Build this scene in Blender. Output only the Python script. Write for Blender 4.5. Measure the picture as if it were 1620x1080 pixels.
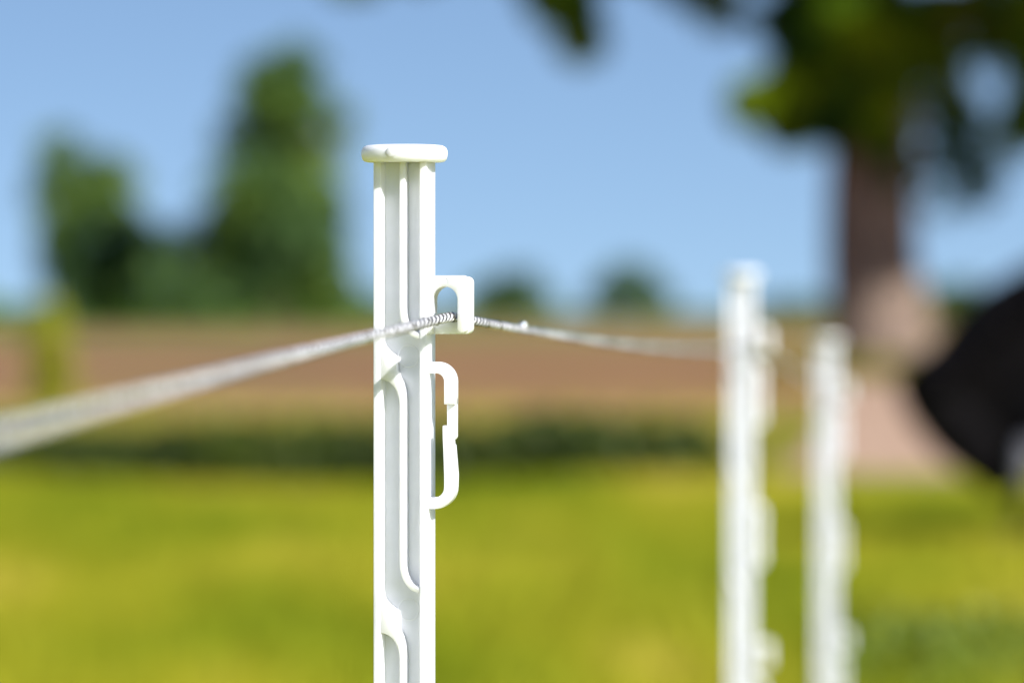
import bpy, bmesh, math, random
import numpy as np
from mathutils import Vector, Matrix
R = math.radians
random.seed(7); rng = np.random.default_rng(7)
S = bpy.context.scene
for o in list(bpy.data.objects): bpy.data.objects.remove(o)
C = S.collection

# ------------------------------------------------------------------ camera
CAMH = 1.0
cam_d = bpy.data.cameras.new('camera'); cam = bpy.data.objects.new('camera', cam_d); C.objects.link(cam)
cam_d.lens = 200; cam_d.sensor_width = 36; cam_d.clip_start = 0.05; cam_d.clip_end = 12000
cam.location = (0, 0, CAMH)
cam.rotation_euler = (R(90) - math.atan(50/9000), 0, 0)
cam_d.dof.use_dof = True; cam_d.dof.focus_distance = 3.0; cam_d.dof.aperture_fstop = 7.1
S.camera = cam

# ------------------------------------------------------------------ light
SUN_AZ, SUN_EL = R(135), R(36)          # azimuth clockwise from +Y
world = bpy.data.worlds.new('World'); S.world = world; world.use_nodes = True
nt = world.node_tree; nt.nodes.clear()
out = nt.nodes.new('ShaderNodeOutputWorld'); bg = nt.nodes.new('ShaderNodeBackground')
sky = nt.nodes.new('ShaderNodeTexSky'); sky.sky_type = 'NISHITA'; sky.sun_disc = False
sky.sun_elevation = SUN_EL; sky.sun_rotation = SUN_AZ
sky.air_density = 1.0; sky.dust_density = 1.0; sky.ozone_density = 3.2
tc = nt.nodes.new('ShaderNodeTexCoord'); mp = nt.nodes.new('ShaderNodeMapping')
mp.inputs['Location'].default_value = (0, 0, 0.155); mp.inputs['Scale'].default_value = (1, 1, 2.0)
nt.links.new(tc.outputs['Generated'], mp.inputs['Vector']); nt.links.new(mp.outputs[0], sky.inputs[0])
nt.links.new(sky.outputs[0], bg.inputs[0]); nt.links.new(bg.outputs[0], out.inputs[0])
bg.inputs[1].default_value = 0.086
sd = Vector((math.sin(SUN_AZ)*math.cos(SUN_EL), math.cos(SUN_AZ)*math.cos(SUN_EL), math.sin(SUN_EL)))
sl = bpy.data.lights.new('sun', 'SUN'); sl.energy = 4.5; sl.angle = R(0.5); sl.color = (1.0, 0.98, 0.955)
so = bpy.data.objects.new('sun', sl); C.objects.link(so)
so.rotation_euler = sd.to_track_quat('Z', 'Y').to_euler()
vs = S.view_settings; vs.view_transform = 'Standard'; vs.look = 'None'; vs.gamma = 1; vs.exposure = 0.82
vs.use_curve_mapping = False
S.render.engine = 'CYCLES'

# ------------------------------------------------------------------ helpers
def tag(o, label=None, cat=None, group=None, kind=None):
    if label: o['label'] = label
    if cat: o['category'] = cat
    if group: o['group'] = group
    if kind: o['kind'] = kind
    return o
def empty(name, loc=(0, 0, 0), rz=0):
    o = bpy.data.objects.new(name, None); C.objects.link(o)
    o.location = loc; o.rotation_euler = (0, 0, rz); o.empty_display_size = 0.1
    return o
def link(name, me, mat=None, parent=None, smooth=False):
    o = bpy.data.objects.new(name, me); C.objects.link(o)
    if mat: me.materials.append(mat)
    if parent: o.parent = parent
    if smooth: me.polygons.foreach_set('use_smooth', [True]*len(me.polygons))
    return o
def mesh_np(name, v, f):
    """v (n,3), f (m,k) arrays"""
    me = bpy.data.meshes.new(name); v = np.asarray(v, dtype=np.float32); f = np.asarray(f, dtype=np.int32)
    me.vertices.add(len(v)); me.vertices.foreach_set('co', v.ravel())
    k = f.shape[1]; me.loops.add(f.size); me.loops.foreach_set('vertex_index', f.ravel())
    me.polygons.add(len(f)); me.polygons.foreach_set('loop_start', np.arange(0, f.size, k, dtype=np.int32))
    me.update(calc_edges=True); return me
class MB:
    def __init__(s): s.v = []; s.f = []
    def add(s, vs_, fs):
        b = len(s.v); s.v += [tuple(x) for x in vs_]; s.f += [tuple(i+b for i in q) for q in fs]
    def build(s, name, mat, parent=None, smooth=False, bevel=0, seg=2, recalc=True):
        me = bpy.data.meshes.new(name); me.from_pydata(s.v, [], s.f); me.update()
        if recalc:
            bm = bmesh.new(); bm.from_mesh(me); bmesh.ops.recalc_face_normals(bm, faces=bm.faces)
            if bevel:
                es = [e for e in bm.edges if len(e.link_faces) == 2 and e.calc_face_angle(0) > R(28)]
                bmesh.ops.bevel(bm, geom=es, offset=bevel, offset_type='OFFSET', segments=seg, profile=.5, affect='EDGES', clamp_overlap=True)
            bm.to_mesh(me); bm.free()
        o = link(name, me, mat, parent, smooth)
        if bevel:
            me.polygons.foreach_set('use_smooth', [True]*len(me.polygons))
            try: me.set_sharp_from_angle(angle=R(35))
            except Exception: pass
        return o
def tube(path, rads, n=12, mb=None, lat=None, cap=True):
    """loft of ellipses; rads: r or (r_lateral, r_normal). lat = fixed lateral axis."""
    mb = mb or MB(); P = [Vector(p) for p in path]; vs_ = []; L = len(P)
    prev = None
    for i, p in enumerate(P):
        t = (P[min(i+1, L-1)] - P[max(i-1, 0)]).normalized()
        if lat is not None: a = Vector(lat) - t*Vector(lat).dot(t); a.normalize()
        else:
            ref = prev if prev is not None else (Vector((1, 0, 0)) if abs(t.x) < .8 else Vector((0, 1, 0)))
            a = ref - t*ref.dot(t); a.normalize(); prev = a
        b = t.cross(a); r = rads[i]; ra, rb = (r, r) if not isinstance(r, tuple) else r
        for k in range(n):
            th = 2*math.pi*k/n; vs_.append(p + a*ra*math.cos(th) + b*rb*math.sin(th))
    fs = [(i*n+k, i*n+(k+1) % n, (i+1)*n+(k+1) % n, (i+1)*n+k) for i in range(L-1) for k in range(n)]
    if cap: fs += [tuple(range(n))[::-1], tuple((L-1)*n+k for k in range(n))]
    mb.add(vs_, fs); return mb

# ------------------------------------------------------------------ materials
def mat(name, col, rough=.6, spec=.5):
    m = bpy.data.materials.new(name); m.use_nodes = True; b = m.node_tree.nodes['Principled BSDF']
    b.inputs['Base Color'].default_value = (*col, 1); b.inputs['Roughness'].default_value = rough
    b.inputs['Specular IOR Level'].default_value = spec
    return m, m.node_tree, b
def noise_col(m, t, b, cols, scale, detail=3, coord='Object', stretch=(1, 1, 1), rough=.55):
    tcn = t.nodes.new('ShaderNodeTexCoord'); mpn = t.nodes.new('ShaderNodeMapping'); mpn.inputs['Scale'].default_value = stretch
    n = t.nodes.new('ShaderNodeTexNoise'); n.inputs['Scale'].default_value = scale; n.inputs['Detail'].default_value = detail; n.inputs['Roughness'].default_value = rough
    cr = t.nodes.new('ShaderNodeValToRGB')
    while len(cr.color_ramp.elements) > 1: cr.color_ramp.elements.remove(cr.color_ramp.elements[0])
    for i, (p, c) in enumerate(cols):
        e = cr.color_ramp.elements[0] if i == 0 else cr.color_ramp.elements.new(p)
        e.position = p; e.color = (*c, 1)
    t.links.new(tcn.outputs[coord], mpn.inputs[0]); t.links.new(mpn.outputs[0], n.inputs['Vector'])
    t.links.new(n.outputs['Fac'], cr.inputs[0]); t.links.new(cr.outputs[0], b.inputs['Base Color'])
    return n, cr
def bump(t, b, scale, strength, dist=.02):
    n = t.nodes.new('ShaderNodeTexNoise'); n.inputs['Scale'].default_value = scale; n.inputs['Detail'].default_value = 4
    tcn = t.nodes.new('ShaderNodeTexCoord'); bp = t.nodes.new('ShaderNodeBump'); bp.inputs['Strength'].default_value = strength; bp.inputs['Distance'].default_value = dist
    t.links.new(tcn.outputs['Object'], n.inputs['Vector']); t.links.new(n.outputs['Fac'], bp.inputs['Height']); t.links.new(bp.outputs[0], b.inputs['Normal'])

M_plastic, t, b = mat('white_plastic', (.86, .86, .87), .38, .45)
noise_col(M_plastic, t, b, [(.3, (.815, .82, .865)), (.62, (.87, .875, .925))], 60, 4)
b.inputs['Subsurface Weight'].default_value = .6; b.inputs['Subsurface Radius'].default_value = (.014, .014, .014); b.inputs['Subsurface Scale'].default_value = 1
bump(t, b, 900, .12, .0003)
M_plain, t, b = mat('smooth_white_plastic', (.86, .865, .90), .4, .4); noise_col(M_plain, t, b, [(.3, (.83, .835, .87)), (.62, (.88, .885, .92))], 60, 4)
M_steel, t, b = mat('galvanised_steel', (.45, .45, .46), .35); b.inputs['Metallic'].default_value = 1
noise_col(M_steel, t, b, [(.3, (.3, .3, .32)), (.7, (.55, .55, .56))], 400)
M_rope, t, b = mat('white_polymer_strand', (.70, .70, .72), .7, .3)
noise_col(M_rope, t, b, [(.35, (.60, .60, .62)), (.6, (.88, .88, .89))], 900, 3); bump(t, b, 2500, .5, .0004)
M_wire, t, b = mat('dark_conductor_wire', (.10, .085, .08), .35); b.inputs['Metallic'].default_value = .6

GRASS_RAMP = [(.30, (.155, .205, .005)), (.42, (.245, .285, .008)), (.55, (.37, .36, .018)), (.68, (.50, .42, .055))]
def grass_mix(m, t, b, gain=1.0):
    n, cr = noise_col(m, t, b, [(p, tuple(c*gain for c in col)) for p, col in GRASS_RAMP], .55, 3, stretch=(1.3, .30, 1))
    return n, cr
M_grass = bpy.data.materials.new('meadow_grass'); M_grass.use_nodes = True; t = M_grass.node_tree; b = t.nodes['Principled BSDF']
grass_mix(M_grass, t, b); b.inputs['Roughness'].default_value = .7; b.inputs['Specular IOR Level'].default_value = .2
tr = t.nodes.new('ShaderNodeBsdfTranslucent'); mx = t.nodes.new('ShaderNodeMixShader'); mx.inputs[0].default_value = .35
for n_ in t.nodes:
    if n_.type == 'VALTORGB': t.links.new(n_.outputs[0], tr.inputs[0])
t.links.new(b.outputs[0], mx.inputs[1]); t.links.new(tr.outputs[0], mx.inputs[2]); t.links.new(mx.outputs[0], t.nodes['Material Output'].inputs[0])

# ground: meadow, rough margin beyond the ditch, then bare / stubble field
M_ground = bpy.data.materials.new('fields'); M_ground.use_nodes = True; t = M_ground.node_tree; b = t.nodes['Principled BSDF']
b.inputs['Roughness'].default_value = .9; b.inputs['Specular IOR Level'].default_value = .15
n0, cr0 = grass_mix(M_ground, t, b, .95)
n1, cr1 = noise_col(M_ground, t, b, [(.35, (.25, .18, .060)), (.5, (.28, .145, .070)), (.65, (.31, .19, .060))], .06, 3, stretch=(1, .22, 1))
n2, cr2 = noise_col(M_ground, t, b, [(.35, (.17, .20, .01)), (.5, (.31, .28, .03)), (.65, (.42, .34, .07))], .5, 3, stretch=(1, .3, 1))
n3, cr3 = noise_col(M_ground, t, b, [(.35, (.09, .15, .03)), (.6, (.14, .19, .04))], .05, 2)
def mixrgb(f, a, c):
    n = t.nodes.new('ShaderNodeMix'); n.data_type = 'RGBA'
    t.links.new(f, n.inputs[0]); t.links.new(a, n.inputs[6]); t.links.new(c, n.inputs[7]); return n.outputs[2]
geo = t.nodes.new('ShaderNodeNewGeometry'); sx = t.nodes.new('ShaderNodeSeparateXYZ'); t.links.new(geo.outputs['Position'], sx.inputs[0])
def ramp(sock, a, c, wob=0):
    if wob:
        n = t.nodes.new('ShaderNodeTexNoise'); n.inputs['Scale'].default_value = .15; t.links.new(geo.outputs['Position'], n.inputs['Vector'])
        q = t.nodes.new('ShaderNodeMath'); q.operation = 'MULTIPLY_ADD'; q.inputs[1].default_value = wob; t.links.new(n.outputs['Fac'], q.inputs[0]); t.links.new(sock, q.inputs[2]); sock = q.outputs[0]
    r = t.nodes.new('ShaderNodeMapRange'); r.inputs[1].default_value = a; r.inputs[2].default_value = c; t.links.new(sock, r.inputs[0]); return r.outputs[0]
c_ = mixrgb(ramp(sx.outputs['Y'], 36, 38), cr0.outputs[0], cr2.outputs[0])
c_ = mixrgb(ramp(sx.outputs['Y'], 42, 66, 8), c_, cr1.outputs[0])
# green crop far away, on the left of the bare field
mlt = t.nodes.new('ShaderNodeMath'); mlt.operation = 'MULTIPLY'
t.links.new(ramp(sx.outputs['Y'], 185, 270, 20), mlt.inputs[0]); t.links.new(ramp(sx.outputs['X'], 60, -30, 8), mlt.inputs[1])
c_ = mixrgb(mlt.outputs[0], c_, cr3.outputs[0])
c_ = mixrgb(ramp(sx.outputs['Y'], 900, 1400), c_, cr3.outputs[0])
t.links.new(c_, b.inputs['Base Color']); bump(t, b, 6, .5, .05)

M_dirt, t, b = mat('bare_soil', (.40, .26, .19), .95, .1)
noise_col(M_dirt, t, b, [(.3, (.27, .175, .115)), (.5, (.42, .275, .19)), (.7, (.49, .34, .24))], 1.2, 4); bump(t, b, 12, .5, .03)
def leafmat(name, cols, scale, trans=.25):
    m = bpy.data.materials.new(name); m.use_nodes = True; t = m.node_tree; b = t.nodes['Principled BSDF']
    b.inputs['Roughness'].default_value = .55; b.inputs['Specular IOR Level'].default_value = .3
    n, cr = noise_col(m, t, b, cols, scale, 3)
    tr = t.nodes.new('ShaderNodeBsdfTranslucent'); mx = t.nodes.new('ShaderNodeMixShader'); mx.inputs[0].default_value = trans
    t.links.new(cr.outputs[0], tr.inputs[0]); t.links.new(b.outputs[0], mx.inputs[1]); t.links.new(tr.outputs[0], mx.inputs[2])
    t.links.new(mx.outputs[0], t.nodes['Material Output'].inputs[0]); return m
M_leaf = leafmat('leaf_green', [(.36, (.018, .075, .008)), (.48, (.06, .15, .003)), (.58, (.22, .32, .001))], .8)  # bright end raised to stand in for sunlit leaf patches
M_leaf_far = leafmat('leaf_far_green', [(.35, (.060, .13, .045)), (.5, (.10, .18, .04)), (.65, (.16, .24, .012))], .3)  # paler, bluer greens put distance haze into the leaf colour
M_leaf_hedge = leafmat('leaf_hedge_green', [(.35, (.05, .11, .022)), (.65, (.085, .16, .028))], .3)
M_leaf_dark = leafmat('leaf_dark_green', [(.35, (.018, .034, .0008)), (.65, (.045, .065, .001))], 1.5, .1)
M_leaf_yellow = leafmat('leaf_yellow_green', [(.35, (.26, .28, .006)), (.65, (.42, .42, .02))], 3)
M_bark, t, b = mat('bark', (.3, .22, .17), .9, .1)
noise_col(M_bark, t, b, [(.3, (.10, .075, .060)), (.47, (.20, .145, .112)), (.7, (.32, .235, .18))], 3, 5, stretch=(2, 2, .5)); bump(t, b, 9, .8, .05)
M_horse, t, b = mat('black_coat', (.010, .009, .010), .6, .05)
noise_col(M_horse, t, b, [(.3, (.002, .002, .003)), (.7, (.005, .004, .0045))], 3)
M_sock, t, b = mat('knee_wrap', (.5, .5, .55), .8); noise_col(M_sock, t, b, [(.3, (.10, .10, .12)), (.7, (.19, .19, .23))], 12)
M_hair, t, b = mat('black_hair', (.008, .008, .010), .7, .05); noise_col(M_hair, t, b, [(.3, (.002, .002, .003)), (.7, (.006, .005, .006))], 30, 2, stretch=(1, 1, .1))
M_hoof, t, b = mat('dark_hoof', (.05, .045, .04), .5); noise_col(M_hoof, t, b, [(.3, (.03, .025, .02)), (.7, (.08, .07, .06))], 20)
M_eye, t, b = mat('dark_eye', (.01, .006, .004), .08, .8)

# ------------------------------------------------------------------ terrain
PY = [-50, 3, 6.98, 8.82, 14, 35, 36.5, 38.3, 40, 42.5, 58, 6000]
PZ = [0, 0, -.040, -.130, -.15, -.15, -.24, -.42, -.30, -.14, 0, 0]
PATH = [(2.40, 35.0, 0.78), (2.60, 38, .84), (3.10, 45, .80), (3.9, 57, .72), (4.7, 70, .75), (5.4, 79, .7)]
def path_x(y): return np.interp(y, [p[1] for p in PATH], [p[0] for p in PATH])
def path_w(y): return np.interp(y, [p[1] for p in PATH], [p[2] for p in PATH])
def gz(x, y):
    z = np.interp(y, PY, PZ)
    z2 = np.interp(y, [35, 43, 58], [-.15, -.10, 0])     # filled crossing over the ditch
    k = np.clip(1.6 - np.abs(x - path_x(y))/1.1, 0, 1)
    w = np.where((y > 35) & (y < 58), k, 0)
    z = z*(1-w) + z2*w
    return z + np.where((y > 11) & (y < 70), .012*np.sin(x*1.7+y*.4)*np.cos(y*.9), 0)
def axis(pts):
    a = []
    for lo, hi, n in pts: a += list(np.linspace(lo, hi, n, endpoint=False))
    return np.array(a + [pts[-1][1]])
xs = axis([(-4000, -400, 8), (-400, -40, 10), (-40, -8, 12), (-8, 8, 64), (8, 40, 12), (40, 400, 10), (400, 4000, 8)])
ys = axis([(-60, 0, 6), (0, 36, 60), (36, 64, 84), (64, 200, 30), (200, 1000, 10), (1000, 6000, 6)])
X, Y = np.meshgrid(xs, ys); Z = gz(X, Y)
V = np.stack([X, Y, Z], -1).reshape(-1, 3); nx, ny = len(xs), len(ys)
I = np.arange(nx*ny).reshape(ny, nx)
F = np.stack([I[:-1, :-1], I[:-1, 1:], I[1:, 1:], I[1:, :-1]], -1).reshape(-1, 4)
ground = link('ground', mesh_np('ground', V, F), M_ground, smooth=True); tag(ground, kind='structure')
# worn earth track over the crossing towards the tree
yy = np.linspace(34.8, 79, 150); cols = np.linspace(-1, 1, 13); vv = []
for j, y in enumerate(yy):
    w = path_w(y)*min(1, .35+(y-34.8)*.5)*(1+.10*math.sin(y*1.3)+.06*math.sin(y*3.1))
    for q in cols:
        x = path_x(y)+q*w; vv.append((x, y, float(gz(x, y))+.012+.02*(1-q*q)))
nI = np.arange(len(vv)).reshape(len(yy), len(cols))
link('path', mesh_np('path', vv, np.stack([nI[:-1, :-1], nI[:-1, 1:], nI[1:, 1:], nI[1:, :-1]], -1).reshape(-1, 4)), M_dirt, smooth=True)
tag(C.objects['path'], kind='structure')

# grass blades
def blades(name, x, y, h, w, material, kind, label, cat):
    n = len(x); z = gz(x, y); a = rng.uniform(0, 2*np.pi, n); lean = rng.uniform(.05, .55, n)*h; la = rng.uniform(0, 2*np.pi, n)
    dx, dy = np.cos(a)*w/2, np.sin(a)*w/2; lx, ly = np.cos(la)*lean, np.sin(la)*lean
    v = np.zeros((n, 5, 3)); zz = z-.01
    v[:, 0] = np.stack([x-dx, y-dy, zz], -1); v[:, 1] = np.stack([x+dx, y+dy, zz], -1)
    v[:, 2] = np.stack([x+dx*.8+lx*.3, y+dy*.8+ly*.3, zz+h*.6], -1); v[:, 3] = np.stack([x-dx*.8+lx*.3, y-dy*.8+ly*.3, zz+h*.6], -1)
    v[:, 4] = np.stack([x+lx, y+ly, zz+h], -1)
    b0 = np.arange(n)*5
    f = np.concatenate([np.stack([b0, b0+1, b0+2], -1), np.stack([b0, b0+2, b0+3], -1), np.stack([b0+3, b0+2, b0+4], -1)])
    o = link(name, mesh_np(name, v.reshape(-1, 3), f), material); tag(o, label, cat, kind=kind); return o
N = 290000
y = np.sqrt(rng.uniform(0, 1, N))*34.6+1.5; x = rng.uniform(-1, 1, N)*(.14*y+3.0)
keep = ~((np.abs(x-path_x(y)) < path_w(y)*.9) & (y > 35.0)) & (y < 36.0); x, y = x[keep], y[keep]
h = .07 + .11*rng.random(len(x)) * (1+.5*np.sin(x*1.1+y*.35))
blades('grass', x, y, h, rng.uniform(.006, .014, len(x)), M_grass, 'stuff', 'yellow-green meadow grass in front of the dark ditch', 'grass')
# rough margin behind the ditch
N = 22000; y = 41+abs(rng.normal(0, 7, N)); x = rng.uniform(-1, 1, N)*(.12*y+1)
keep = np.abs(x-path_x(y)) > path_w(y)*.95; x, y = x[keep], y[keep]
M_margin = leafmat('margin_grass', [(.40, (.12, .17, .006)), (.5, (.26, .26, .02)), (.62, (.44, .35, .08))], .5)
blades('margin_grass', x, y, .08+.12*rng.random(len(x)), rng.uniform(.012, .03, len(x)), M_margin, 'stuff', 'olive and straw coloured rough grass beyond the dark ditch', 'grass')

N = 7000; y = rng.uniform(81, 94.6, N); x = rng.uniform(3.6, 9.2, N)
M_tuft = leafmat('tuft_grass', [(.35, (.14, .13, .01)), (.65, (.24, .20, .02))], .8)
blades('grass_tufts', x, y, .14+.2*rng.random(N), rng.uniform(.03, .06, N), M_tuft, 'stuff', 'olive grass tufts round the foot of the big tree', 'grass')
# leaves
def leaves(centers, radii, counts, size, flat=.8):
    vs_, n = [], 0
    for c, r, k in zip(centers, radii, counts):
        d = rng.normal(size=(k, 3)); d /= np.linalg.norm(d, axis=1)[:, None]
        rr = rng.random(k)**(1/2.2)
        rad = np.array(r if isinstance(r, (tuple, list)) else (r, r, r*flat))
        p = np.array(c)+d*rr[:, None]*rad*(1+.25*rng.normal(size=(k, 1))*.5)
        a = rng.normal(size=(k, 3)); a /= np.linalg.norm(a, axis=1)[:, None]
        b_ = np.cross(a, rng.normal(size=(k, 3))); b_ /= np.linalg.norm(b_, axis=1)[:, None]
        s = size*rng.uniform(.6, 1.3, (k, 1))
        q = np.stack([p-a*s, p-b_*s*.45+a*s*.1, p+a*s, p+b_*s*.45+a*s*.1], 1)
        vs_.append(q.reshape(-1, 3)); n += k
    v = np.concatenate(vs_); return v, np.arange(n*4).reshape(-1, 4)
# dark ditch weeds
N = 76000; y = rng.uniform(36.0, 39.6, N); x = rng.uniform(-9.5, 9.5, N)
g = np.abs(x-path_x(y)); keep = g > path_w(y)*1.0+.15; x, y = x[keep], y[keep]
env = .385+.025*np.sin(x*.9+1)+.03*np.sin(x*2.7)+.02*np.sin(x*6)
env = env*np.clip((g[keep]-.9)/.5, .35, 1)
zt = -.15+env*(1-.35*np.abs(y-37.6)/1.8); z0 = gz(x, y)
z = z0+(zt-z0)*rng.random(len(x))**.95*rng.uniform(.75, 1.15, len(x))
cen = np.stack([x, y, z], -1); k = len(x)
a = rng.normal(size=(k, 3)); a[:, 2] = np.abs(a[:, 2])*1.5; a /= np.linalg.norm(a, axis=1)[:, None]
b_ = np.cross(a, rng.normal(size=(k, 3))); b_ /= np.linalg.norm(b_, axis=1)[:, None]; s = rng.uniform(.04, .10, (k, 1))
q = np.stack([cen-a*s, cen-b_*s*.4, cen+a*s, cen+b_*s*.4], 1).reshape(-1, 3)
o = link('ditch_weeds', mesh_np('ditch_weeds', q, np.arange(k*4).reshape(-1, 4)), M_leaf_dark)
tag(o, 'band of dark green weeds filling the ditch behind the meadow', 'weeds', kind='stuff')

# patch of darker broad-leaved weeds in the meadow, low on the right
N = 1300; y = rng.uniform(15.6, 18.6, N); x = 1.35+(y-17)*.06+rng.normal(0, .30, N); x = np.maximum(x, .95+(y-17)*.08)
cen = np.stack([x, y, gz(x, y)+rng.random(N)*.20], -1); k = N
a = rng.normal(size=(k, 3)); a /= np.linalg.norm(a, axis=1)[:, None]; b_ = np.cross(a, rng.normal(size=(k, 3))); b_ /= np.linalg.norm(b_, axis=1)[:, None]; s = rng.uniform(.02, .045, (k, 1))
q = np.stack([cen-a*s, cen-b_*s*.5, cen+a*s, cen+b_*s*.5], 1).reshape(-1, 3)
o = link('meadow_weeds', mesh_np('meadow_weeds', q, np.arange(k*4).reshape(-1, 4)), leafmat('weed_leaf', [(.35, (.09, .14, .012)), (.65, (.18, .24, .02))], 2))
tag(o, 'patch of darker green weeds in the meadow at the lower right', 'weeds', kind='stuff')
# ------------------------------------------------------------------ trees
def at(px, py, d): return ((px-810)/9000*d, d, CAMH-(py-490)/9000*d)
def tree(name, px, d, base_py, clumps, material, leaf, label, cat, group=None, trunk_r=.2, den=40, dy=1.0, trunk=True):
    """clumps: (px, py, rx_px, ry_px) in the view; placed at real size round the trunk"""
    X0 = (px-810)/9000*d; z0 = float(gz(np.array(X0), np.array(d)))
    root = empty(name, (X0, d, z0)); cs, rs, ks = [], [], []
    s = d/9000; top = 0
    for (cx, cy, rx, ry) in clumps:
        x_ = (cx-px)*s; z_ = CAMH-(cy-490)*s-z0; top = max(top, z_)
        depth = rng.uniform(-.5, .5)*rx*s*dy
        r = (rx*s, rx*s*.9, ry*s); cs.append((x_, depth, z_)); rs.append(r)
        ks.append(max(30, int(den*(r[0]*r[2])/(leaf*leaf)/12)))
    v, f = leaves(cs, rs, ks, leaf)
    if trunk:
        mb = MB(); tube([(0, 0, -.2), (.02, 0, top*.3), (-.03, .05, top*.65), (0, 0, top*.97)], [trunk_r*1.3, trunk_r, trunk_r*.6, trunk_r*.2], 10, mb)
        for c, r in zip(cs, rs):
            st = Vector((0, 0, max(.3, c[2]*.6))); tube([st, (st+Vector(c))*.5+Vector((0, 0, .03*top)), c], [trunk_r*.45, trunk_r*.3, trunk_r*.1], 6, mb)
        mb.build('trunk', M_bark, root, smooth=True)
    link('crown', mesh_np('crown', v, f), material, root)
    return tag(root, label, cat, group)
G = 'trees on the far side of the field'
tree('tree', 435, 300, 500, [(430, 118, 60, 36), (470, 105, 50, 42), (460, 165, 80, 44), (425, 160, 62, 50), (415, 225, 82, 50), (480, 240, 72, 55), (400, 295, 80, 50), (470, 315, 80, 55), (375, 365, 80, 55), (450, 385, 95, 60), (500, 400, 60, 60), (345, 430, 65, 50), (420, 450, 95, 45), (505, 460, 55, 40), (545, 190, 22, 25), (535, 330, 20, 40), (555, 470, 25, 25), (400, 470, 130, 28), (440, 350, 110, 50), (520, 430, 40, 45), (330, 470, 60, 30)],
     M_leaf_far, .3, 'tallest distant tree, narrow pointed crown just left of the sharp post', 'tree', G, .35, 260)
tree('tree', 150, 310, 500, [(95, 240, 42, 38), (90, 300, 55, 50), (150, 275, 55, 38), (182, 285, 50, 42), (110, 360, 55, 45), (180, 350, 50, 50), (150, 420, 75, 50), (205, 415, 50, 50), (110, 440, 50, 40), (185, 465, 70, 30), (215, 385, 45, 55), (160, 475, 100, 28), (85, 400, 35, 50), (150, 330, 60, 40)],
     M_leaf_far, .34, 'broad distant tree with a two-pointed crown at the far left', 'tree', G, .35, 210)
tree('bush', 272, 300, 500, [(270, 395, 45, 45), (285, 440, 50, 50), (250, 455, 45, 40)], M_leaf_far, .3, 'low distant bush filling the gap between the two far trees', 'bush', G, .15, 170)
GB = 'bushes along the horizon'
for cl, lab in (([(775, 470, 45, 30), (815, 455, 45, 32), (850, 475, 30, 20)], 'round green bush on the horizon right of the sharp post, left one of the pair'),
                ([(960, 465, 35, 28), (1000, 448, 45, 36), (1035, 470, 35, 24)], 'taller domed bush on the horizon halfway to the blurred posts'),
                ([(1270, 482, 45, 14), (1225, 484, 30, 12)], 'low flat bush on the horizon between the two blurred posts'),
                ([(1480, 480, 40, 28), (1520, 470, 40, 32), (1560, 482, 45, 26)], 'green bush on the horizon between the big trunk and the horse'),
                ([(590, 480, 40, 15), (640, 484, 40, 12), (540, 482, 40, 14)], 'low bush on the horizon directly behind the sharp post')):
    tree('bush', cl[1][0], 420, 495, cl, M_leaf_hedge, .36, lab, 'bush', GB, .15, 260)
# low far hedges reading as one strip
def hedge(px0, px1, d, hpx, lab, den=900, material=None):
    s = d/9000; x0, x1 = (px0-810)*s, (px1-810)*s; n = int((x1-x0)*den/20)
    L = x1-x0; x = rng.uniform(-L/2, L/2, n); hh = hpx*s*(1+.3*np.sin(x*.5)+.2*np.sin(x*1.3+2))
    cs = np.stack([x, rng.uniform(-1, 1, n), hh*rng.random(n)], -1)
    a = rng.normal(size=(n, 3)); a /= np.linalg.norm(a, axis=1)[:, None]; b_ = np.cross(a, rng.normal(size=(n, 3))); b_ /= np.linalg.norm(b_, axis=1)[:, None]
    q = np.stack([cs-a*.4, cs-b_*.25, cs+a*.4, cs+b_*.25], 1).reshape(-1, 3)
    root = link('hedge', mesh_np('hedge', q, np.arange(n*4).reshape(-1, 4)), material or M_leaf_hedge); root.location = ((x0+x1)/2, d, 0)
    tag(root, lab, 'hedge')
hedge(-150, 600, 330, 36, 'long low green hedge along the foot of the two far trees', 1500, leafmat('leaf_bright_green', [(.35, (.09, .19, .025)), (.65, (.15, .25, .03))], .3))
hedge(560, 1330, 520, 9, 'thin dark green hedge line along the horizon right of the sharp post', 1200)
# yellow-green shrub on the left edge of the field
tree('shrub', 78, 56, 640, [(80, 500, 26, 30), (76, 550, 34, 38), (84, 600, 36, 38), (74, 640, 42, 34)], M_leaf_yellow, .05, 'slim yellow-green shrub beyond the ditch at the far left', 'shrub', None, .010, 260)

# ------------------------------------------------------------------ the big near tree
D = 95.0; TX = (1398-810)/9000*D; big = empty('tree', (TX, D, 0))
tag(big, 'large thick-trunked tree with hanging leafy branches behind the horse', 'tree')
s_ = D/9000
def lp(px, py, dy=0): return Vector(((px-1398)*s_, dy, CAMH-(py-490)*s_))
mb = MB()
tube([(-.05, 0, -.35), (-.05, 0, .05), (-.05, 0, .45), (-.08, 0, 1.0), lp(1384, 455), lp(1379, 400), lp(1379, 300), lp(1384, 200), lp(1385, 60), lp(1375, -120), lp(1395, -330), lp(1380, -560)],
     [1.05, .92, .86, .84, .80, .76, .74, .74, .55, .5, .36, .14], 20, mb)
for k in range(7):      # root flares
    a = k*2*math.pi/7+.3
    tube([(math.cos(a)*.45, math.sin(a)*.45, .75), (math.cos(a)*.75, math.sin(a)*.75, .22), (math.cos(a)*1.25, math.sin(a)*1.25, -.15)], [.22, .22, .10], 8, mb)
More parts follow.
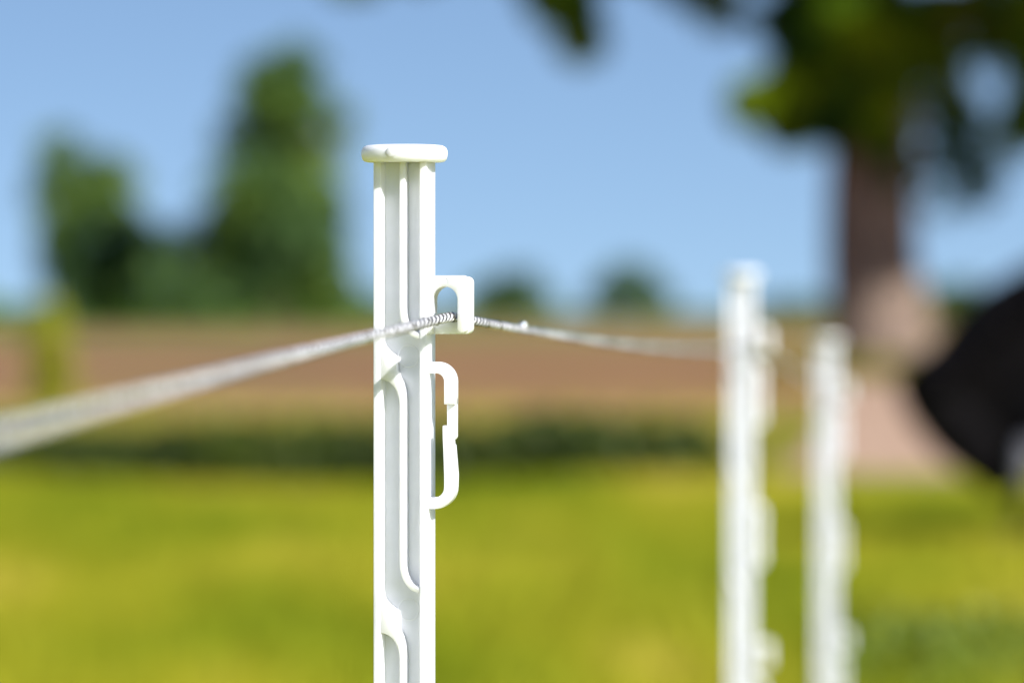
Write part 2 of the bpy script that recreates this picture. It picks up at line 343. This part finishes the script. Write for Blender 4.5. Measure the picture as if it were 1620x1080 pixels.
limbs = [((1388, 170), (1310, 120, -1.5), (1230, 130, -2)), ((1388, 140), (1440, 40, 1), (1560, -40, 0)), ((1385, 40), (1200, -120, 1), (930, -60, -1)),
         ((1385, 60), (1500, 30, -2), (1640, 60, -3)), ((1380, -60), (1180, -260, 2), (1000, -420, 1)), ((1380, -100), (1560, -260, -1), (1780, -340, 0)),
         ((1385, 0), (1380, -100, -3.5), (1400, -160, -6)), ((1380, -60), (1400, -200, 3), (1350, -260, 6)), ((1388, -200), (1260, -420, -2), (1240, -640, -3)), ((1388, -220), (1500, -430, 1), (1560, -640, 2))]
for (a, m_, e) in limbs:
    p0, p1, p2 = lp(*a), lp(*m_), lp(*e); tube([p0, (p0+p1)/2+Vector((0, 0, .15)), p1, (p1+p2)/2+Vector((0, 0, .1)), p2], [.28, .2, .15, .10, .05], 8, mb)
mb.build('trunk', M_bark, big, smooth=True)
cl = []   # px, py, depth, rx, rz, density
cl += [(1220, 150, -2, 36, 38, 1.2), (1262, 105, -1.8, 52, 52, 1.2), (1185, 185, -2, 36, 22, .5), (1235, 205, -1.6, 40, 26, .9), (1300, 178, -1.2, 50, 40, 1.2), (1262, 40, -1, 72, 48, 1.2),
       (1340, 120, -1.4, 50, 60, 1.1), (1330, 40, -2.6, 60, 50, 1.2), (1385, 175, -1.1, 32, 60, .6), (1405, 230, -.9, 26, 48, .45), (1400, 70, -1.6, 60, 60, 1.1), (1320, -20, 0, 90, 50, 1.2), (1480, 20, -1.5, 50, 36, 1.3), (1540, 18, -2, 50, 36, 1.3), (1600, 25, -3, 50, 42, 1.3), (1610, 100, -3, 36, 60, 1.1), (1545, 80, -2, 36, 46, .5), (1600, 200, -2, 40, 56, .8), (1500, 150, 2, 55, 90, .30), (1560, 240, 2, 60, 90, .22), (1480, 70, 1, 50, 60, .5), (1172, 170, -2, 34, 40, .8), (890, 10, -1, 58, 50, 1.1), (918, 65, -1, 42, 42, .9), (1110, -15, 0, 60, 40, .5), (1300, 205, -1.2, 50, 32, 1.6), (1245, 215, -1.5, 46, 30, 1.3), (1330, 170, -1.0, 50, 50, 1.5), (1290, 130, -1.8, 60, 60, 1.6), (1250, 190, -1.6, 45, 35, 1.4), (1395, 130, -1.2, 50, 60, 1.2), (1370, 200, -1.3, 45, 45, .8), (1440, 60, -1.5, 50, 50, 1.3), (1500, 25, -1, 60, 35, 1.1), (1570, 50, -1.5, 50, 40, 1.1), (1350, 60, -2, 80, 70, 1.4),
       (1415, 290, -.8, 14, 22, .35), (1455, 20, 0, 70, 45, 1.0), (1530, 15, 1, 60, 35, .8), (1605, 30, -1, 60, 40, 1.0), (1600, 120, -2, 26, 60, .8), (1590, 195, -2, 30, 36, .6), (1625, 150, -2, 26, 60, .9),
       (1520, 90, 2, 26, 60, .45), (1545, 165, 2.5, 30, 50, .32), (1470, 265, 1.5, 38, 26, .28), (1510, 220, 2, 30, 50, .18), (1560, 290, 2, 40, 40, .12), (1500, 320, 2, 50, 30, .06),
       (890, 15, -1, 42, 40, .8), (915, 60, -1, 32, 34, .6), (880, -40, 0, 70, 50, 1), (1120, -10, 0, 50, 24, .3), (1150, 25, 1, 45, 26, .3), (1080, -35, 0, 60, 30, .7), (1000, -70, 0, 80, 40, 1),
       (560, -25, 0, 45, 20, .5), (660, -60, 0, 80, 35, .8), (780, -90, 0, 90, 45, 1)]
for k in range(110):    # rest of the crown, above and round the view
    a = rng.uniform(0, 2*np.pi); rr = rng.uniform(.15, 1)**.6*7.2; z = rng.uniform(7.2, 15.5); sh = math.sqrt(max(.1, 1-((z-9)/7.2)**2))
    x_, y_ = rr*math.cos(a)*sh, rr*math.sin(a)*sh
    if (x_-y_)*.707 > 3 and z < .73*(x_-y_)*.707+2.8: continue      # sun reaches the foot of the trunk
    cl.append((1398+x_/s_, 490-(z-CAMH)/s_, y_, rng.uniform(90, 150), rng.uniform(45, 85), .8))
for k in range(64):    # unseen boughs added sunward, right of the view, to shade the upper trunk
    x_, y_ = rng.uniform(3.6, 6.8), rng.uniform(-7.2, -2.4); z = .73*math.hypot(x_, y_)+rng.uniform(1.9, 3.8)
    cl.append((1398+x_/s_, 490-(z-CAMH)/s_, y_, rng.uniform(80, 110), rng.uniform(45, 70), .9))
cs, rs, ks = [], [], []
for (cx, cy, dy, rx, rz, dn) in cl:
    c = lp(cx, cy, dy); cs.append(tuple(c)); r = (rx*s_, rx*s_, rz*s_); rs.append(r); ks.append(int(dn*1500*(r[0]*r[2])**.9/.25/1.6)+20)
v, f = leaves(cs, rs, ks, .11)
print('big tree leaves', len(f))
link('crown', mesh_np('crown', v, f), M_leaf, big)

# ------------------------------------------------------------------ horse
def remeshed(mb, name, voxel, smooth_it=8):
    me = bpy.data.meshes.new(name+'_raw'); me.from_pydata(mb.v, [], mb.f); me.update()
    o = bpy.data.objects.new(name+'_raw', me); C.objects.link(o)
    r = o.modifiers.new('r', 'REMESH'); r.mode = 'VOXEL'; r.voxel_size = voxel
    sm = o.modifiers.new('s', 'SMOOTH'); sm.factor = .5; sm.iterations = smooth_it
    dg = bpy.context.evaluated_depsgraph_get(); ev = o.evaluated_get(dg); m2 = bpy.data.meshes.new_from_object(ev)
    bpy.data.objects.remove(o); m2.name = name; return m2
HD = 27.0; GH = -.15; HX = 2.9
hroot = empty('horse', (HX-.06, HD, GH+.02))
tag(hroot, 'black horse grazing with its head tucked down at the right edge', 'horse')
def hp(x, z, y=0): return (x-HX, y, z-GH)
LAT = (0, 1, 0)
hb = MB()
# trunk and neck: withers, barrel, croup
tube([hp(2.62, .80), hp(2.72, .86), hp(2.90, .92), hp(3.15, .93), hp(3.5, .93), hp(3.85, .97), hp(4.1, 1.01), hp(4.32, 1.00), hp(4.45, .95)],
     [(.10, .15), (.20, .29), (.235, .38), (.27, .36), (.29, .34), (.275, .32), (.26, .30), (.20, .25), (.08, .12)], 24, hb, LAT)
tube([hp(2.90, .98), hp(2.66, .87), hp(2.44, .76), hp(2.27, .69), hp(2.14, .655), hp(2.05, .64), hp(1.98, .64)],
     [(.20, .36), (.17, .37), (.145, .36), (.12, .30), (.10, .22), (.085, .14), (.06, .09)], 20, hb, LAT)
# head: poll -> muzzle
tube([hp(1.905, .665), hp(2.01, .59), hp(2.13, .49), hp(2.22, .39), hp(2.30, .29), hp(2.36, .21), hp(2.39, .15), hp(2.41, .11)],
     [(.06, .055), (.10, .135), (.115, .175), (.10, .175), (.085, .145), (.07, .115), (.065, .095), (.035, .05)], 18, hb, LAT)
tube([hp(2.80, .70), hp(2.62, .56), hp(2.46, .50), hp(2.36, .50)], [(.12, .25), (.13, .27), (.12, .24), (.09, .16)], 16, hb, LAT)
tube([hp(2.18, .58), hp(2.26, .48), hp(2.33, .38)], [(.09, .14), (.095, .15), (.06, .09)], 14, hb, LAT)          # cheek
def leg(pts, rad, y): tube([hp(a, c, y) for a, c in pts], rad, 14, hb, LAT)
leg([(2.95, .90), (2.86, .72), (2.68, .52), (2.53, .36), (2.505, .31), (2.485, .22), (2.465, .05), (2.455, -.02), (2.43, -.07)],
    [(.11, .17), (.09, .13), (.062, .08), (.052, .056), (.048, .05), (.034, .036), (.033, .036), (.042, .044), (.038, .04)], -.15)
leg([(2.98, .90), (2.98, .68), (2.97, .48), (2.96, .33), (2.965, .28), (2.975, .18), (2.98, .03), (2.985, -.02), (2.96, -.07)],
    [(.11, .17), (.09, .12), (.062, .078), (.052, .055), (.048, .05), (.034, .036), (.033, .036), (.042, .044), (.038, .04)], .15)
for y_, o_ in ((-.15, 0), (.15, -.16)):
    leg([(4.12+o_, 1.0), (4.13+o_, .78), (4.20+o_, .60), (4.36+o_, .42), (4.37+o_, .34), (4.33+o_, .20), (4.30+o_, .03), (4.29+o_, -.02), (4.265+o_, -.07)],
        [(.15, .25), (.125, .20), (.085, .12), (.055, .065), (.05, .055), (.037, .04), (.036, .04), (.044, .046), (.038, .04)], y_)
bm_ = remeshed(hb, 'body', .014, 16)
body = link('body', bm_, M_horse, hroot, smooth=True)
# stockings on the leading foreleg, hooves
for y_, x0, a in ((-.15, 2.43, 1), (.15, 2.96, 0), (-.15, 4.265, 0), (.15, 4.105, 0)):
    mb = MB(); tube([hp(x0, -.075, y_), hp(x0-.015, -.115, y_), hp(x0-.03, -.155, y_)], [.042, .05, .058], 14, mb); mb.build('hoof', M_hoof, hroot, smooth=True)
mb = MB(); tube([hp(a, c, -.15) for a, c in [(2.524, .345), (2.505, .30), (2.486, .22), (2.474, .14)]], [.060, .060, .046, .042], 14, mb)
mb.build('knee_wrap', M_sock, hroot, smooth=True)
for sgn in (-1, 1):
    bm = bmesh.new(); bmesh.ops.create_uvsphere(bm, u_segments=12, v_segments=8, radius=.022); me = bpy.data.meshes.new('eye'); bm.to_mesh(me); bm.free()
    e = link('eye', me, M_eye, hroot, smooth=True); e.location = hp(2.07, .525, .10*sgn)
for sgn in (-1, 1):
    m = MB(); tube([hp(2.02, .72, .045*sgn), hp(1.985, .735, .06*sgn), hp(1.93, .73, .065*sgn), hp(1.875, .70, .055*sgn)], [(.022, .02), (.036, .022), (.03, .016), (.004, .004)], 10, m, LAT)
    m.build('ear', M_horse, hroot, smooth=True)
# mane and tail as locks
mb = MB(); crest = [(1.96, .72), (2.05, .80), (2.16, .91), (2.30, 1.05), (2.46, 1.14), (2.62, 1.22), (2.8, 1.31)]
for k in range(70):
    q = k/69*(len(crest)-1.001); i = int(q); fr = q-i; x_ = crest[i][0]*(1-fr)+crest[i+1][0]*fr; z_ = crest[i][1]*(1-fr)+crest[i+1][1]*fr
    L_ = random.uniform(.16, .26)*(.6 if k < 10 else 1); jx = random.uniform(-.03, .03)
    tube([hp(x_, z_-.03, -.01), hp(x_+.01, z_+.0, -.06), hp(x_+.03+jx, z_-L_*.5, -.165-.01*random.random()), hp(x_+.04+jx*2, z_-L_, -.175)], [(.014, .02), (.016, .022), (.012, .018), (.003, .004)], 6, mb)
mb.build('mane', M_hair, hroot, smooth=True)
mb = MB()
for k in range(16):
    a = random.uniform(-.04, .04); b2 = random.uniform(-.05, .05); L_ = random.uniform(.75, 1.0)
    tube([hp(4.40, 1.12, a*.3), hp(4.50, 1.08, a*.6), hp(4.55+b2*.4, .9, a), hp(4.55+b2, .9-L_*.5, a*1.4), hp(4.54+b2, .95-L_, a*1.5)], [.025, .03, .028, .024, .005], 7, mb)
mb.build('tail', M_hair, hroot, smooth=True)

# ------------------------------------------------------------------ fence posts
s = 1/3000.0; TOP = 228; HPX = 3261
def P(u, y, w): return (u*s, -w*s, (HPX-(y-TOP))*s)
def prism(mb, poly, w0, w1):
    n = len(poly); vs_ = [P(u, y, w0) for u, y in poly]+[P(u, y, w1) for u, y in poly]
    mb.add(vs_, [tuple(range(n)), tuple(range(2*n-1, n-1, -1))]+[(i, i+n, (i+1) % n+n, (i+1) % n) for i in range(n)])
def arc(cx, cy, r, a0, a1, n=8, ry=None):
    ry = ry or r
    return [(cx+r*math.cos(R(a0+(a1-a0)*i/n)), cy+ry*math.sin(R(a0+(a1-a0)*i/n))) for i in range(n+1)]
def bar(mb, path, width, w0, w1):
    """swept flat bar in the u-y plane; width may be a list"""
    n = len(path); l, r = [], []
    for i, (u, y) in enumerate(path):
        a, c = path[max(i-1, 0)], path[min(i+1, n-1)]; dx, dy = c[0]-a[0], c[1]-a[1]; q = math.hypot(dx, dy); wd = (width[i] if isinstance(width, list) else width)/2
        l.append((u-dy/q*wd, y+dx/q*wd)); r.append((u+dy/q*wd, y-dx/q*wd))
    prism(mb, l+r[::-1], w0, w1)
def make_post():
    root = empty('fence_post')
    B = .0004
    # H-section shaft
    mb = MB(); y0, y1 = 252, HPX+TOP-60
    sec = [(-43, -31), (-31, -31), (-29.5, -8), (30.5, -8), (32, -31), (43, -31), (43, 31), (32, 31), (30.5, 8), (-29.5, 8), (-31, 31), (-43, 31)]
    n = len(sec); mb.add([P(u, y0, w) for u, w in sec]+[P(u, y1, w) for u, w in sec], [tuple(range(n)), tuple(range(2*n-1, n-1, -1))]+[(i, i+n, (i+1) % n+n, (i+1) % n) for i in range(n)])
    mb.build('shaft', M_plastic, root, bevel=.0006, seg=2)
    # zigzag rib with its swelling at the edge
    mb = MB()
    def ribpoly(yc, first=False):
        tail_o = [(8, yc+325)]+[(33+25*math.cos(R(180-a))*1.0, yc+325+39*math.sin(R(a))) for a in range(10, 91, 10)]+[(38, yc+364)]
        tail_i = [(38, yc+373), (33, yc+373)]+[(33+34*math.cos(R(180-a)), yc+325+48*math.sin(R(a))) for a in range(80, -1, -10)]
        if first: return [(8, 250)]+tail_o+tail_i+[(-1, 250)]
        head_o = [(-38, yc-42), (-31, yc-32), (-29.5, yc-24), (-26, yc-16), (-20, yc-9), (-12, yc-3), (-8, yc+1), (-7, yc+12), (-6, yc+22), (-3, yc+31), (3, yc+42), (6.5, yc+54), (8, yc+70)]
        head_i = [(-1, yc+78), (-2, yc+66), (-5, yc+56), (-11, yc+46), (-19, yc+40), (-28, yc+37), (-38, yc+37)]
        return head_o+tail_o+tail_i+head_i
    yc = 162; prism(mb, ribpoly(yc, True), 6, 29.6)
    while yc+400 < HPX-450:
        yc += 400; prism(mb, ribpoly(yc), 6, 29.6)
    mb.build('rib', M_plastic, root, bevel=.0005, seg=2)
    # round ejector marks on the web
    yc = 562
    while yc < HPX-300:
        mb = MB(); ring = arc(9, yc, 17, 0, 360, 36)[:-1]; nn = len(ring); vs_ = []
        for (u, y) in ring:
            d = Vector((u-9, y-yc)).normalized()
            for (rr, ww) in ((-1.3, 7.5), (-.6, 8.5), (.6, 8.5), (1.3, 7.5)): vs_.append(P(u+d.x*rr, y+d.y*rr, ww))
        mb.add(vs_, [(i*4+k, ((i+1) % nn)*4+k, ((i+1) % nn)*4+(k+1) % 4, i*4+(k+1) % 4) for i in range(nn) for k in range(4)])
        mb.build('moulding_ring', M_plain, root, smooth=True); yc += 400
    # cap: rounded disc
    mb = MB(); prof = [(0, 256), (58, 256), (63, 255), (66.5, 252), (68, 247), (68.5, 242), (68, 237), (65.5, 232.5), (60, 229.5), (48, 228.3), (0, 227.6)]; K = 64
    vs_ = [P(r_*math.cos(2*math.pi*k/K), y, r_*math.sin(2*math.pi*k/K)) for r_, y in prof for k in range(K)]
    mb.add(vs_, [(i*K+k, i*K+(k+1) % K, (i+1)*K+(k+1) % K, (i+1)*K+k) for i in range(len(prof)-1) for k in range(K)])
    cap = mb.build('cap', M_plastic, root, smooth=True)
    mb = MB(); K = 20   # injection mark
    th = R(-9+12); cu = 68.5*math.sin(R(-5)); vs_ = []
    for r_, w in ((7.5, 62), (7.5, 68.6), (6.3, 69.6), (0, 69.8)):
        for k in range(K): vs_.append(P(cu+r_*math.cos(2*math.pi*k/K), 242+r_*math.sin(2*math.pi*k/K)*1.05, w))
    mb.add(vs_, [(i*K+k, i*K+(k+1) % K, (i+1)*K+(k+1) % K, (i+1)*K+k) for i in range(3) for k in range(K)])
    mb.build('injection_mark', M_plastic, root, smooth=True).parent = cap
    def rclip(y):        # y = top of clip
        c = MB()
        # front layer: top bar with arch and hanging tongue
        poly = [(40, y), (100, y)]+arc(100, y+7, 7, -90, 0, 5)+arc(99.5, y+82.5, 7.5, 0, 180, 10)
        poly += [(92, y+38)]+arc(71.5, y+38, 20.5, 0, -180, 14)[1:]+[(51, y+74), (51, y+92), (40, y+92)]
        prism(c, poly, 8.3, 25)
        outer = [(40, y+1.5), (101, y+1.5)]+arc(101, y+11, 9.5, -90, 0, 6)+arc(101, y+82.5, 9.5, 0, 90, 6)+[(40, y+92)]
        # back layer as a ring made of top bar, column and bottom bar
        ring = [(40, y+1.5), (101, y+1.5)]+arc(101, y+11, 9.5, -90, 0, 6)+arc(101, y+82.5, 9.5, 0, 90, 6)+[(40, y+92), (40, y+73), (92.5, y+73), (92.5, y+38)]+arc(71.5, y+38, 21, 0, -180, 14)[1:]+[(50.5, y+60), (40, y+60)]
        prism(c, ring, -13, 8)
        o = c.build('insulator_clip', M_plastic, root, bevel=.0004, seg=2)
        m = MB(); rr = arc(72, y+9.5, 6, -110, 40, 10)
        for a, b_ in zip(rr[:-1], rr[1:]): m.add([P(*a, 24.8), P(*b_, 24.8), P(*b_, 26), P(*a, 26), P(a[0]*1.0+.9, a[1]-.9, 24.8), P(b_[0]+.9, b_[1]-.9, 24.8)], [(0, 1, 2, 3), (3, 2, 5, 4)])
        m.build('moulding_mark', M_plastic, root, recalc=True).parent = o
    def hook(y):         # y = top of the upper hook (568 on the first)
        c = MB()
        up = [(38, y+12), (54, y+11)]+[(54+22*math.sin(R(a)), y+33-22*math.cos(R(a))) for a in range(10, 91, 10)]+[(76, y+50), (76, y+69)]
        bar(c, up, 18, -12, 12)
        prism(c, [(68.5, y+60), (84.6, y+60), (84.4, y+121), (81, y+125), (69, y+125)], -12.5, -1)
        c.build('upper_hook', M_plastic, root, bevel=.0005, seg=2)
        c = MB()
        lo = [(38, y+225), (52, y+225)]+[(52+25*math.sin(R(a)), y+200+25*math.cos(R(a))) for a in range(10, 91, 10)]+[(77, y+180), (76, y+150), (74.3, y+122), (73.6, y+102)]
        bar(c, lo, [18]*(len(lo)-2)+[17, 16], .5, 16)
        lo2 = [(38, y+224), (52, y+224)]+[(52+25*math.sin(R(a)), y+199+25*math.cos(R(a))) for a in range(10, 91, 10)]+[(77.5, y+180), (77, y+160), (76.5, y+132)]
        bar(c, lo2, [17.4]*(len(lo2)-2)+[15, 11], -12, .4)
        c.build('lower_hook', M_plastic, root, bevel=.0005, seg=2)
    for q in (0, 1153, 2306):
        rclip(435+q)
        if q < 2306: hook(569+q); hook(1084+q)
    # foot: tread plate and steel spike
    mb = MB(); yb = HPX+TOP-60
    prism(mb, [(-43, yb-150), (43, yb-150), (60, yb-30), (240, yb-22), (240, yb), (-60, yb)], -30, 30)
    mb.build('tread', M_plastic, root, bevel=.001)
    mb = MB(); tube([P(0, yb-20, 0), P(0, yb+350, 0), P(0, yb+480, 0)], [.005, .005, .001], 10, mb); mb.build('ground_spike', M_steel, root, smooth=True)
    return root
def copy_tree(o, parent=None):
    c = o.copy(); C.objects.link(c); c.parent = parent
    for ch in list(o.children): copy_tree(ch, c)
    return c
post = make_post(); GP = 'white plastic posts along the rope fence'
posts = [((-.0567, 3.0), 1.087, R(-13), 'sharp white plastic fence post with flat round cap carrying the rope in its square clip'),
         ((.2815, 6.98), 1.047, R(-12), 'blurred white fence post right behind the sharp one, where the visible rope ends'),
         ((.488, 8.82), 0.957, R(-15), 'blurred white fence post farthest away, lowest top, in front of the tree trunk')]
for i, ((x_, y_), top, rz, lab) in enumerate(posts):
    o = post if i == 0 else copy_tree(post)
    o.location = (x_, y_, top-HPX*s); o.rotation_euler = (0, 0, rz); tag(o, lab, 'fence post', GP)

# ------------------------------------------------------------------ rope
def clip_pos(i):
    (x_, y_), top, rz, _ = posts[i]; u = 77*s
    return Vector((x_+u*math.cos(rz), y_+u*math.sin(rz), top-(500-TOP)*s))
c1, c2, c3 = clip_pos(0), clip_pos(1), clip_pos(2)
pts = []
dirv = (c2-c1); dirv.z = 0; dirv.normalize()
Ls = np.arange(3.5, 0, -.004)
for L_ in Ls:
    p = c1-dirv*L_; p.z = c1.z-.0205*L_-.0022*L_*L_; pts.append(p)
for a, c, sag, st in ((c1, c2, .010, .004), (c2, c3, .008, .008)):
    n = int((c-a).length/st)
    for i in range(n):
        tt = i/n; p = a.lerp(c, tt); p.z -= 4*sag*tt*(1-tt); pts.append(p)
pts.append(c3)
Pn = np.array([tuple(p) for p in pts]); T = np.gradient(Pn, axis=0); T /= np.linalg.norm(T, axis=1)[:, None]
Lc = np.concatenate([[0], np.cumsum(np.linalg.norm(np.diff(Pn, axis=0), axis=1))])
A = np.cross(T, [0, 0, 1]); A /= np.linalg.norm(A, axis=1)[:, None]; Bn = np.cross(A, T)
def strands(phases, off, rad, pitch, K=8, wob=0):
    V, F, b0 = [], [], 0
    for ph in phases:
        th = Lc/pitch*2*np.pi+ph; w_ = off*(1+wob*np.sin(Lc*90+ph))
        c = Pn+A*(np.cos(th)*w_)[:, None]+Bn*(np.sin(th)*w_)[:, None]
        for k in range(K):
            q = 2*np.pi*k/K; V.append(c+A*math.cos(q)*rad+Bn*math.sin(q)*rad)
        n = len(c); idx = np.arange(K)[:, None]*n+np.arange(n)[None]; nxt = np.roll(idx, -1, axis=0)
        F.append(np.stack([idx[:, :-1], idx[:, 1:], nxt[:, 1:], nxt[:, :-1]], -1).reshape(-1, 4)+b0); b0 += K*n
    return np.concatenate(V), np.concatenate(F)
v, f = strands([0, 2.094, 4.189], .00142, .00112, .058, 8, .06)
rope = link('electric_fence_rope', mesh_np('rope', v, f), M_rope, smooth=True)
tag(rope, 'thin twisted white rope with metal strands strung along the posts', 'rope')
v, f = strands([1.047, 3.14, 5.236], .00215, .00052, .058, 5, .12)
link('conductor_wire', mesh_np('wire', v, f), M_wire, rope, smooth=True)
v, f = strands([1.047], .00230, .0004, -.041, 5, .15)
link('conductor_wire', mesh_np('wire_b', v, f), M_wire, rope, smooth=True)
# small bead added only to give the rope a glint
bm = bmesh.new(); bmesh.ops.create_uvsphere(bm, u_segments=20, v_segments=14, radius=.0022); me = bpy.data.meshes.new('bead'); bm.to_mesh(me); bm.free()
M_glint, t, b = mat('bright_metal', (1, 1, 1), .16, .8); b.inputs['Metallic'].default_value = 1
k = int(np.argmin(np.abs(Pn[:, 1]-3.45))); o = link('glint_bead', me, M_glint, rope, smooth=True); o.location = Pn[k]+np.array([0, -.001, .0028])
